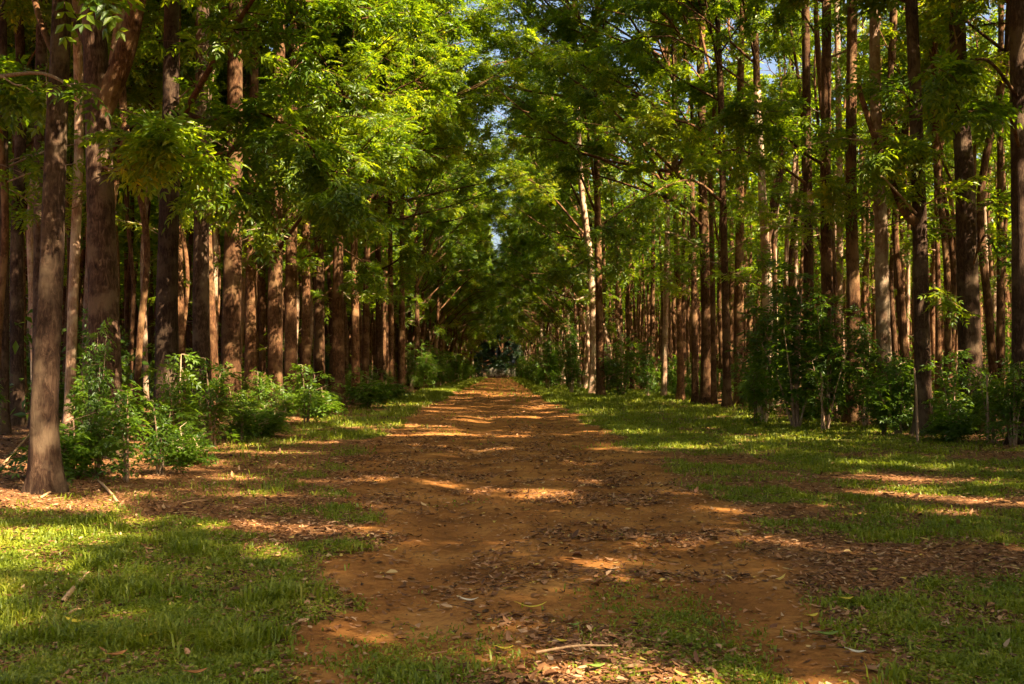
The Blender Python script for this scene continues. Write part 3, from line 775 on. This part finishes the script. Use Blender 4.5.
SH = [  # kind, px, base py, top py, wide, label
 ('tall', 98, 474, 335, .55, 'dark leafy bush in front of the thickest forked trunk at left'),
 ('sapling', 128, 480, 365, 1.1, 'dark sapling right of the forked trunk, nearest to the litter'),
 ('low', 75, 476, 420, 1.3, 'low shaded bush between the mottled front trunk and the forked trunk'),
 ('sapling', 160, 472, 392, 1.3, 'bright sunlit sapling at the foot of the thick brown trunk at left'),
 ('low', 185, 462, 425, 1.3, 'knee high green plant right of the bright sapling at left'),
 ('sapling', 178, 450, 345, 1.0, 'dark broad leaved sapling between the thick brown trunk and the next dark one'),
 ('sapling', 213, 444, 350, 1.2, 'thin dark sapling before the straight dark trunk at left'),
 ('sapling', 243, 440, 390, 1.5, 'sunlit sapling with a pointed top left of the litter strip'),
 ('low', 262, 436, 405, 1.6, 'low yellow green plant at the sunny edge of the left litter strip'),
 ('sapling', 282, 428, 385, 1.4, 'sapling below the dark dappled trunk in the left row'),
 ('sapling', 306, 424, 360, 1.2, 'tall thin sapling in front of the narrow trunk with sun flecks'),
 ('low', 325, 417, 388, 1.5, 'low bush by the trunk below the bright leaf spray'),
 ('low', 366, 408, 378, 1.2, 'low green bush at the foot of the sunlit verge trunks'),
 ('low', 385, 402, 380, 1.4, 'low green bush on the left grass verge'),
 ('tall', 412, 393, 348, .8, 'sunlit bush with climbing shoots on the left verge'),
 ('bush', 426, 390, 356, 1.1, 'yellow green bush next along the left verge'),
 ('tall', 572, 395, 335, .9, 'leafy bush left of the pale leaning trunk on the right verge'),
 ('tall', 548, 391, 345, 1.0, 'dark green bush where the right verge meets the road'),
 ('bush', 622, 398, 345, 1.0, 'green bush right of the paired trunks on the right verge'),
 ('tall', 648, 400, 352, .8, 'dim bush left of the right trunk cluster'),
 ('tall', 764, 424, 318, 1.0, 'left half of the big dark bush, before the grey forked trunk'),
 ('tall', 796, 430, 300, 1.1, 'big dark bush in the middle of the right side'),
 ('tall', 826, 432, 328, .95, 'dark bush before the straight dark trunk on the right'),
 ('tall', 866, 431, 335, .9, 'leafy bush hiding the base of the vine wrapped trunk'),
 ('bush', 897, 434, 370, 1.0, 'dappled bush left of the pale sapling stem'),
 ('bush', 885, 438, 395, .9, 'small dark bush under the dappled one on the right'),
 ('low', 947, 446, 414, 1.3, 'bright yellow green plant at the foot of the thick lit trunk'),
 ('bush', 1013, 452, 380, 1.0, 'dark bush at the right frame edge'),
 ('sapling', 991, 448, 372, 1.0, 'airy sapling between the thick lit trunk and the right edge'),
 ('sapling', 756, 428, 365, 1.0, 'thin stemmed sapling at the front left of the big dark bush'),
]
for kind, px, pb, pt, wd, lab in SH:
    d = CAM_H * F / (pb - HZ) * 1.0
    p = at(px, pb, d); h = (pb - pt) * d / F * (1.05 if px < 500 else 1.22)
    shrub(kind, p[0], d, h, lab, None, wd)

# rows of bushes along the far verges, then understorey inside the plantation
for i in range(26):
    y = 74 + i * 5.3 + rr.normal(0, .8)
    shrub('tall' if rr.random() < .5 else 'bush', -5.7 + rr.normal(0, .35), y, rr.uniform(2.4, 3.8), 'green bush in the hedge like line along the far left verge', 'bushes along the far left verge')
    if y > 80: shrub('tall', 4.4 + rr.normal(0, .4), y + 2, rr.uniform(2.4, 4.0), 'green bush in the hedge like line along the far right verge', 'bushes along the far right verge', rng=rr)
n = 0
while n < 120:
    y = rr.uniform(16, 80); s = -1 if rr.random() < .5 else 1
    x = s * (8.6 + abs(rr.normal(0, 11)))
    if abs(x) > .53 * y + 1.5: continue
    kd = ['bush', 'sapling', 'tall', 'low'][int(rr.integers(4))]; sd = 'left' if s < 0 else 'right'
    nm = 'sapling' if kd == 'sapling' else 'bush'
    shrub(kd, x, y, {'bush': 1.6, 'sapling': 2.4, 'tall': 3.4, 'low': .8}[kd] * rr.uniform(.7, 1.2), 'shaded %s growing between the trunks inside the %s plantation' % (nm, sd), 'undergrowth %ss in the %s plantation' % (nm, sd), rng=rr)
    n += 1
# young growth along the two edge rows
for i in range(64):
    s_ = -1 if i % 2 else 1; y = 17 + 44 * rr.random(); x = (-6.6 - abs(rr.normal(0, 1.3))) if s_ < 0 else (8.9 + abs(rr.normal(0, 1.2)))
    kd = ['sapling', 'low', 'sapling', 'sapling' if s_ < 0 else 'bush'][int(rr.integers(4))]; sd = 'left' if s_ < 0 else 'right'; nm = 'sapling' if kd == 'sapling' else 'bush'
    shrub(kd, x, y, {'bush': 1.3, 'sapling': 1.9, 'low': .7}[kd] * rr.uniform(.55, 1.15), 'small %s springing up between the trunks of the %s edge row' % (nm, sd), '%ss along the %s edge row' % (nm, sd), rng=rr)
for i in range(14):
    shrub('tall', -9 + i * 1.5 + rr.normal(0, .3), 218.6 + rr.random(), rr.uniform(3.2, 5.2), 'dark bush behind the far picket fence', 'bushes behind the far fence', rng=rr)
# ground cover deep inside, one mass
uc = MB(); N = 60000
y = rr.uniform(24, 210, N); s = rr.choice([-1, 1], N); x = s * (9.5 + rr.random(N) * (.52 * y).clip(8, 70))
keep = fbm(x, y, 5, 3) > .50; x = x[keep]; y = y[keep]; nn = len(x)
z = height(x, y) + rr.random(nn) ** 1.6 * 2.6 * fbm(x, y, 3, 2) * 1.6
L = rr.uniform(.2, .42, nn)
leaflets(uc, np.stack([x, y, z], 1), rr.normal(0, 1, (nn, 3)), rr.normal(0, .5, (nn, 3)) + [0, 0, 1], L, L * .42, 0)
o = link('undergrowth', uc.mesh('undergrowth', [LEAF_BUSH])); props(o, 'leafy ground cover spreading between the trunks deep in the plantation', 'undergrowth', None, 'stuff')

# pale stem of a young tree and two thin sticks on the right
def stem_thing(name, pts, r, label, cat, mat=TWIG, group=None):
    base = np.array(pts[0]); mb = MB(); q = spline(np.array(pts) - base, 12)
    tube(mb, q, np.linspace(r, r * .6, 12), 8, 0, .06)
    o = link(name, mb.mesh(name, [mat], True), None, tuple(base)); props(o, label, cat, group)
    return o


def gnd(px, py):
    d = CAM_H * F / (py - HZ); p = at(px, py, d); p[2] = float(height(p[0], p[1])); return p


g = gnd(918, 446); stem_thing('young_stem', [g, A(917, 420, g[1]), A(916, 390, g[1]), A(914, 368, g[1])], .030, 'pale bare stem standing in front of the forked dark trunk on the right', 'young tree', TWIG)
g = gnd(822, 433); stem_thing('young_stem', [g, A(822, 400, g[1]), A(821, 372, g[1])], .03, 'brown bare stem in front of the big dark bush on the right', 'young tree', TWIG)
g = gnd(988, 450); stem_thing('young_stem', [g, A(988, 420, g[1]), A(987, 375, g[1])], .03, 'thin greenish stem between the thick lit trunk and the right edge', 'young tree', TWIG)

# ------------------------------------------------------------------ ground and road on one grid of points
xs = np.unique(np.r_[np.arange(-7, 7.01, .11), 7 + np.cumsum(.11 * 1.14 ** np.arange(48)), -7 - np.cumsum(.11 * 1.14 ** np.arange(48))])
ys = [-300., -150, -80, -45, -25, -14, -8, -4, -1, 1.5, 3]
st = .11
while ys[-1] < 900: ys.append(ys[-1] + st); st = st if ys[-1] < 9 else st * 1.028
ys = np.array(ys)
GX, GY = np.meshgrid(xs, ys); GZ = height(GX, GY)
V = np.stack([GX, GY, GZ], -1).reshape(-1, 3); nx = len(xs); ny = len(ys)
ii, jj = np.meshgrid(np.arange(nx - 1), np.arange(ny - 1)); a = jj * nx + ii
Q = np.stack([a, a + 1, a + nx + 1, a + nx], -1).reshape(-1, 4)
cx = (GX[:-1, :-1] + GX[1:, 1:]).ravel() / 2; cy = (GY[:-1, :-1] + GY[1:, 1:]).ravel() / 2
onroad = (bare(cx, cy) > .5) & (cy < 217) & (cy > -40)
bv = bare(V[:, 0], V[:, 1]) * (V[:, 1] < 217); gv = grass_density(V[:, 0], V[:, 1])
litn = fbm(V[:, 0], V[:, 1], 2.5, 3)
for nm, sel in (('ground', ~onroad), ('dirt_road', onroad)):
    f = Q[sel]; idx, inv = np.unique(f, return_inverse=True)
    mb = MB(); mb.add(V[idx], inv.reshape(-1, 4)); me = mb.mesh(nm, [EARTH], True)
    ca = me.color_attributes.new('cover', 'FLOAT_COLOR', 'POINT')
    col = np.zeros((len(idx), 4), np.float32)
    verge = sstep(9, 3, np.abs(V[idx, 0])) * .4
    col[:, 0] = np.clip(np.maximum(bv[idx], verge), 0, 1); col[:, 1] = gv[idx] * .75; col[:, 3] = 1
    ca.data.foreach_set('color', col.ravel())
    o = link(nm, me); props(o, kind='structure')
    o['label'] = 'wide reddish dirt road running straight to the far fence' if nm == 'dirt_road' else 'flat earth of the plantation and its verges'

# ------------------------------------------------------------------ grass and litter
rg = np.random.default_rng(77)


def sample(N, y0, y1, xw, p=1.6):
    """random spots, denser near the camera as the picture needs"""
    u = rg.random(N)
    y = (y0 ** (1 - p) + u * (y1 ** (1 - p) - y0 ** (1 - p))) ** (1 / (1 - p))
    x = rg.uniform(-1, 1, N) * np.minimum(.54 * y + .8, xw) + .012 * y
    return x, y


gm = MB()
x, y = sample(1500000, 4.2, 60, 11.0)
# sample() thins out with distance as y^-1.6 while the width grows with y
gd = grass_density(x, y)
k = rg.random(len(x)) < gd * .62 * (.04 + .96 * sstep(.42, .68, fbm(x, y, .28, 2)))
x, y, gd = x[k], y[k], gd[k]; n = len(x)
tall = sstep(.50, .68, fbm(x + 9, y, .55, 2)) * np.where(x < 0, 1.0, .45)
sc = 1 + (y - 5).clip(0) / 26
L = (rg.uniform(.03, .07, n) + tall * rg.uniform(0, .12, n) * (rg.random(n) < .5)) * np.where(np.abs(x - .2) < 1.3, .6, 1) * (1 + (y - 10).clip(0, 30) / 22)
W = rg.uniform(.005, .012, n) * sc * 1.2
a = rg.random(n) * 6.28; lean = rg.uniform(.15, 1.5, n)
H = np.stack([np.cos(a), np.sin(a), 0 * a], 1); S = np.stack([-np.sin(a), np.cos(a), 0 * a], 1)
B = np.stack([x, y, height(x, y) - .004], 1)
up = np.array([0, 0, 1.])
M1 = B + up * (L * .62)[:, None] + H * (L * lean * .3)[:, None]
T = B + up * (L * (1.0 - .32 * lean))[:, None] + H * (L * lean * .95)[:, None]
w = W[:, None] * .5
V = np.stack([B - S * w, B + S * w, M1 + S * w * .9, M1 - S * w * .9, T], 1).reshape(-1, 3); i5 = np.arange(n)[:, None] * 5
gm.add(V, i5 + [0, 1, 2, 3], i5 + [3, 2, 4])
# short broad leaves among the blades
x, y = sample(520000, 4.2, 30, 11.0)
gd = grass_density(x, y); k = rg.random(len(x)) < gd * .5; x, y = x[k], y[k]; n = len(x)
L = rg.uniform(.015, .036, n) * (1 + (y - 6).clip(0) / 14)
leaflets(gm, np.stack([x, y, height(x, y) + rg.uniform(.002, .03, n)], 1), rg.normal(0, 1, (n, 3)) * [1, 1, .35], rg.normal(0, .4, (n, 3)) + up, L, L * .55)
# far verges
x, y = sample(520000, 48, 214, 9.5, 1.2)
gd = grass_density(x, y); k = rg.random(len(x)) < gd * .5; x, y = x[k], y[k]; n = len(x)
L = rg.uniform(.10, .22, n) * (1 + y / 220)
leaflets(gm, np.stack([x, y, height(x, y)], 1), rg.normal(0, .6, (n, 3)) + up, rg.normal(0, 1, (n, 3)) * [1, 1, .3], L, L * .14 * (1 + y / 70))
o = link('grass', gm.mesh('grass', [GRASS])); props(o, 'short green grass and weeds on the verges and creeping onto the road', 'grass', None, 'stuff')
print('grass faces', len(o.data.polygons))

lm = MB()
x, y = sample(420000, 4.2, 70, 16.0, 1.5)
b = bare(x, y); gd = grass_density(x, y)
dens = .42 * b * (.15 + 1.3 * sstep(.42, .66, fbm(x, y, .9, 3))) + (1 - b) * (1.0 - .55 * gd) * np.where((x > 0) & (x < 8.5), .7, 1)
dens = dens * np.where(b > .5, 1 - .55 * np.exp(-((x + .5) / .5) ** 2) * sstep(14, 8, y), 1)
dens = np.where((b > .5) & (y > 8), dens * 3.6, dens)
k = rg.random(len(x)) < dens * .55; x, y = x[k], y[k]; n = len(x)
L = np.clip(rg.lognormal(-3.2, .42, n), .016, .10) * (1 + (y - 12).clip(0) / 45); W = L * rg.uniform(.3, .55, n)
D = unit(rg.normal(0, 1, (n, 3)) * [1, 1, .08]); N = unit(up + rg.normal(0, .20, (n, 3)))
S = unit(np.cross(D, N)); N = np.cross(S, D); B = np.stack([x, y, height(x, y) + rg.uniform(.006, .02, n)], 1)
c = (rg.normal(.0, .22, n) * W)[:, None]; e = (rg.normal(.0, .16, n) * L)[:, None]; w = W[:, None] * .5; l = L[:, None]
V = np.stack([B, B + D * l * .33 + S * w + N * c, B + D * l * .72 + S * w * .75 + N * (c * .8 + e * .3), B + D * l + N * e,
              B + D * l * .72 - S * w * .75 + N * (c * .8 + e * .3), B + D * l * .33 - S * w + N * c, B + D * l * .5 + N * e * .1], 1).reshape(-1, 3)
i7 = np.arange(n)[:, None] * 7
lm.add(V, np.concatenate([i7 + [0, 6, 2, 1], i7 + [0, 5, 4, 6]]), np.concatenate([i7 + [6, 3, 2], i7 + [6, 4, 3]]))
# twigs in the litter
for _ in range(700):
    yy = 5 + 30 * rg.random() ** 1.6; xx = rg.uniform(-1, 1) * min(.54 * yy, 13)
    if bare(np.array([xx]), np.array([yy]))[0] > .5 and rg.random() < .85: continue
    a_ = rg.random() * 3.14; ln = rg.uniform(.06, .35); z = float(height(xx, yy)) + .012
    tube(lm, [[xx, yy, z], [xx + math.cos(a_) * ln / 2 + rg.normal(0, .01), yy + math.sin(a_) * ln / 2, z + .01], [xx + math.cos(a_) * ln, yy + math.sin(a_) * ln, z]], [.004, .0035, .002], 4)
o = link('leaf_litter', lm.mesh('leaf_litter', [LITTER])); props(o, 'dry brown fallen leaves and twigs scattered over road and forest floor', 'leaf litter', None, 'stuff')

# single fallen leaves and sticks that stand out
YEL = plain('yellow_leaf', (.55, .40, .03), .5, .2, 30); GRN = plain('green_leaf', (.16, .22, .03), .5, .2, 30); PALE = plain('pale_leaf', (.62, .55, .42), .7, .12, 30)
RUST = plain('rust_leaf', (.36, .13, .03), .6, .25, 30); STICKM = plain('dry_stick', (.45, .26, .12), .8, .25, 30)


def fallen_leaf(px, py, ln, wd, az, mat, label):
    g = gnd(px, py); g[2] += .028 + .03 * min(1, float(grass_density(g[0], g[1])) * 2)
    mb = MB(); n = 9; t = np.linspace(0, 1, n); hw = wd / 2 * np.sin(PI * t ** .85) ** .8 + .001
    D = np.array([math.cos(az), math.sin(az), 0]); S = np.array([-math.sin(az), math.cos(az), 0])
    mid = np.outer((t - .5) * ln, D) + np.outer(.018 * (2 * t - 1) ** 2 * ln / .1, up)
    Lf = mid + S * hw[:, None] + up * (hw * .45)[:, None]; Rt = mid - S * hw[:, None] + up * (hw * .45)[:, None]
    V = np.concatenate([Lf, mid, Rt]); i = np.arange(n - 1)[:, None]
    mb.add(V, np.concatenate([i + [0, n, n + 1, 1], i + [n, 2 * n, 2 * n + 1, n + 1]]))
    tube(mb, [mid[0], mid[0] - D * .02 + up * .004], [.0015, .001], 4)
    o = link('fallen_leaf', mb.mesh('fallen_leaf', [mat], True), None, tuple(g)); props(o, label, 'leaf', 'single fallen leaves')
    m = o.modifiers.new('thickness', 'SOLIDIFY'); m.thickness = .0012
    return o


fallen_leaf(76, 626, .15, .045, -.35, YEL, 'yellow fallen leaf lying in the grass at lower left')
fallen_leaf(146, 640, .11, .05, .3, YEL, 'deep yellow fallen leaf in the grass right of the longer yellow one')
fallen_leaf(118, 658, .10, .045, .9, RUST, 'rust orange fallen leaf below the yellow ones at lower left')
fallen_leaf(197, 676, .10, .04, .5, RUST, 'rust orange fallen leaf at the bottom edge of the left grass')
fallen_leaf(469, 595, .13, .028, -.15, PALE, 'whitish fallen leaf on the sunlit patch of bare road')
fallen_leaf(532, 606, .19, .028, .08, YEL, 'long narrow yellowish leaf on the bare road')
fallen_leaf(575, 626, .07, .03, .5, GRN, 'small green fallen leaf below the long yellowish one')
fallen_leaf(562, 641, .06, .03, -.4, YEL, 'small bright yellow leaf touching the long stick')
fallen_leaf(505, 648, .09, .025, .1, YEL, 'yellow brown fallen leaf left of the long stick')
fallen_leaf(597, 666, .09, .04, .3, GRN, 'green fallen leaf at the bottom centre of the road')
fallen_leaf(847, 604, .09, .04, .2, YEL, 'yellow fallen leaf in the right grass')
fallen_leaf(812, 615, .10, .04, .5, YEL, 'yellow fallen leaf left of and below the other one in the right grass')
fallen_leaf(828, 633, .13, .05, .1, GRN, 'greenish yellow broad leaf below the two yellow ones in the right grass')
fallen_leaf(857, 651, .09, .03, -.4, PALE, 'pale fallen leaf in the lower right grass')


def stick(p0, p1, r, label, z=.02):
    a_ = gnd(*p0); b_ = gnd(*p1); a_[2] += z; b_[2] += z
    mb = MB(); m_ = (a_ + b_) / 2 + np.array([.0, .02, .012]); q = spline(np.array([a_, m_, b_]) - a_, 9)
    tube(mb, q, np.linspace(r, r * .6, 9), 7, 0, .08)
    o = link('stick', mb.mesh('stick', [STICKM], True), None, tuple(a_)); props(o, label, 'stick', 'fallen sticks')


stick((536, 650), (618, 644), .008, 'long straight dry stick lying across the bare road at bottom centre')
stick((62, 600), (86, 572), .02, 'short thick stick in the shaded grass at left')
stick((66, 612), (84, 606), .012, 'small dark stick before the thick one at left')
stick((0, 472), (34, 436), .02, 'long thin branch leaning at the left frame edge beside the mottled trunk', .05)
stick((40, 497), (62, 486), .016, 'short branch lying at the foot of the mottled trunk')
stick((118, 502), (98, 480), .02, 'curved branch lying before the dark bushes at left')
stick((182, 503), (208, 500), .008, 'pale twig on the sunlit litter at left')

# ------------------------------------------------------------------ far fence
FENCE = plain('weathered_wood', (.10, .08, .05), .8, .3, 6)
fe = empty('picket_fence', (0, 216.5, 0), 'low grey wooden picket fence across the far end of the road', 'fence')


def box(mb, c, s):
    x, y, z = c; a, b, d = s[0] / 2, s[1] / 2, s[2] / 2
    V = [[x + i * a, y + j * b, z + k * d] for i in (-1, 1) for j in (-1, 1) for k in (-1, 1)]
    mb.add(V, [[0, 1, 3, 2], [4, 6, 7, 5], [0, 4, 5, 1], [2, 3, 7, 6], [0, 2, 6, 4], [1, 5, 7, 3]])


mb = MB()
for i in range(32):
    box(mb, (-4.0 + i * .23 + rg.normal(0, .01), 0, 1.05 + rg.normal(0, .06)), (.13, .03, 2.0))
link('pickets', mb.mesh('picket_panel', [FENCE]), fe).name = 'picket_panel'
for z in (.5, 1.6):
    mb = MB(); box(mb, (-.4, .05, z), (7.4, .05, .12)); link('rail', mb.mesh('rail', [FENCE]), fe)
for x_ in (-4.1, -1.7, .8, 3.3):
    mb = MB(); box(mb, (x_, .14, 1.1), (.14, .12, 2.3)); link('post', mb.mesh('post', [FENCE]), fe)

# ------------------------------------------------------------------ light
SUN_EL = math.radians(45)
sd = np.array([math.cos(SUN_AZ) * math.cos(SUN_EL), -math.sin(SUN_AZ) * math.cos(SUN_EL), math.sin(SUN_EL)])
sl = bpy.data.lights.new('sun', 'SUN'); sl.energy = 5.0; sl.angle = math.radians(.5); sl.color = (1, .85, .60)
so = bpy.data.objects.new('sun', sl); C.objects.link(so); so.location = (20, -10, 30)
so.rotation_euler = Vector(sd).to_track_quat('Z', 'Y').to_euler()
w = bpy.data.worlds.new('World'); bpy.context.scene.world = w; w.use_nodes = True
ns = w.node_tree.nodes; ns.clear(); L_ = w.node_tree.links
sky = ns.new('ShaderNodeTexSky'); sky.sky_type = 'NISHITA'; sky.sun_disc = False
sky.sun_elevation = SUN_EL; sky.sun_rotation = math.atan2(sd[0], sd[1]); sky.dust_density = 6.0; sky.air_density = 1.0; sky.ozone_density = .3
bg = ns.new('ShaderNodeBackground'); bg.inputs['Strength'].default_value = .05
wo = ns.new('ShaderNodeOutputWorld'); L_.new(sky.outputs[0], bg.inputs[0]); L_.new(bg.outputs[0], wo.inputs[0])

s = bpy.context.scene
s.render.engine = 'CYCLES'
s.view_settings.view_transform = 'Standard'; s.view_settings.look = 'None'; s.view_settings.gamma = 1; s.view_settings.exposure = 2.68
s.cycles.max_bounces = 8; s.cycles.diffuse_bounces = 3; s.cycles.glossy_bounces = 2; s.cycles.transmission_bounces = 5; s.cycles.transparent_max_bounces = 4
s.cycles.caustics_reflective = False; s.cycles.caustics_refractive = False
s.cycles.use_adaptive_sampling = True; s.cycles.adaptive_threshold = .02
s.cycles.use_denoising = True
try: s.cycles.denoiser = 'OPENIMAGEDENOISE'; s.cycles.denoising_prefilter = 'ACCURATE'
except Exception: pass
s.render.resolution_x = 1024; s.render.resolution_y = 684
print('trees', tree_count, 'rest', len(rest))
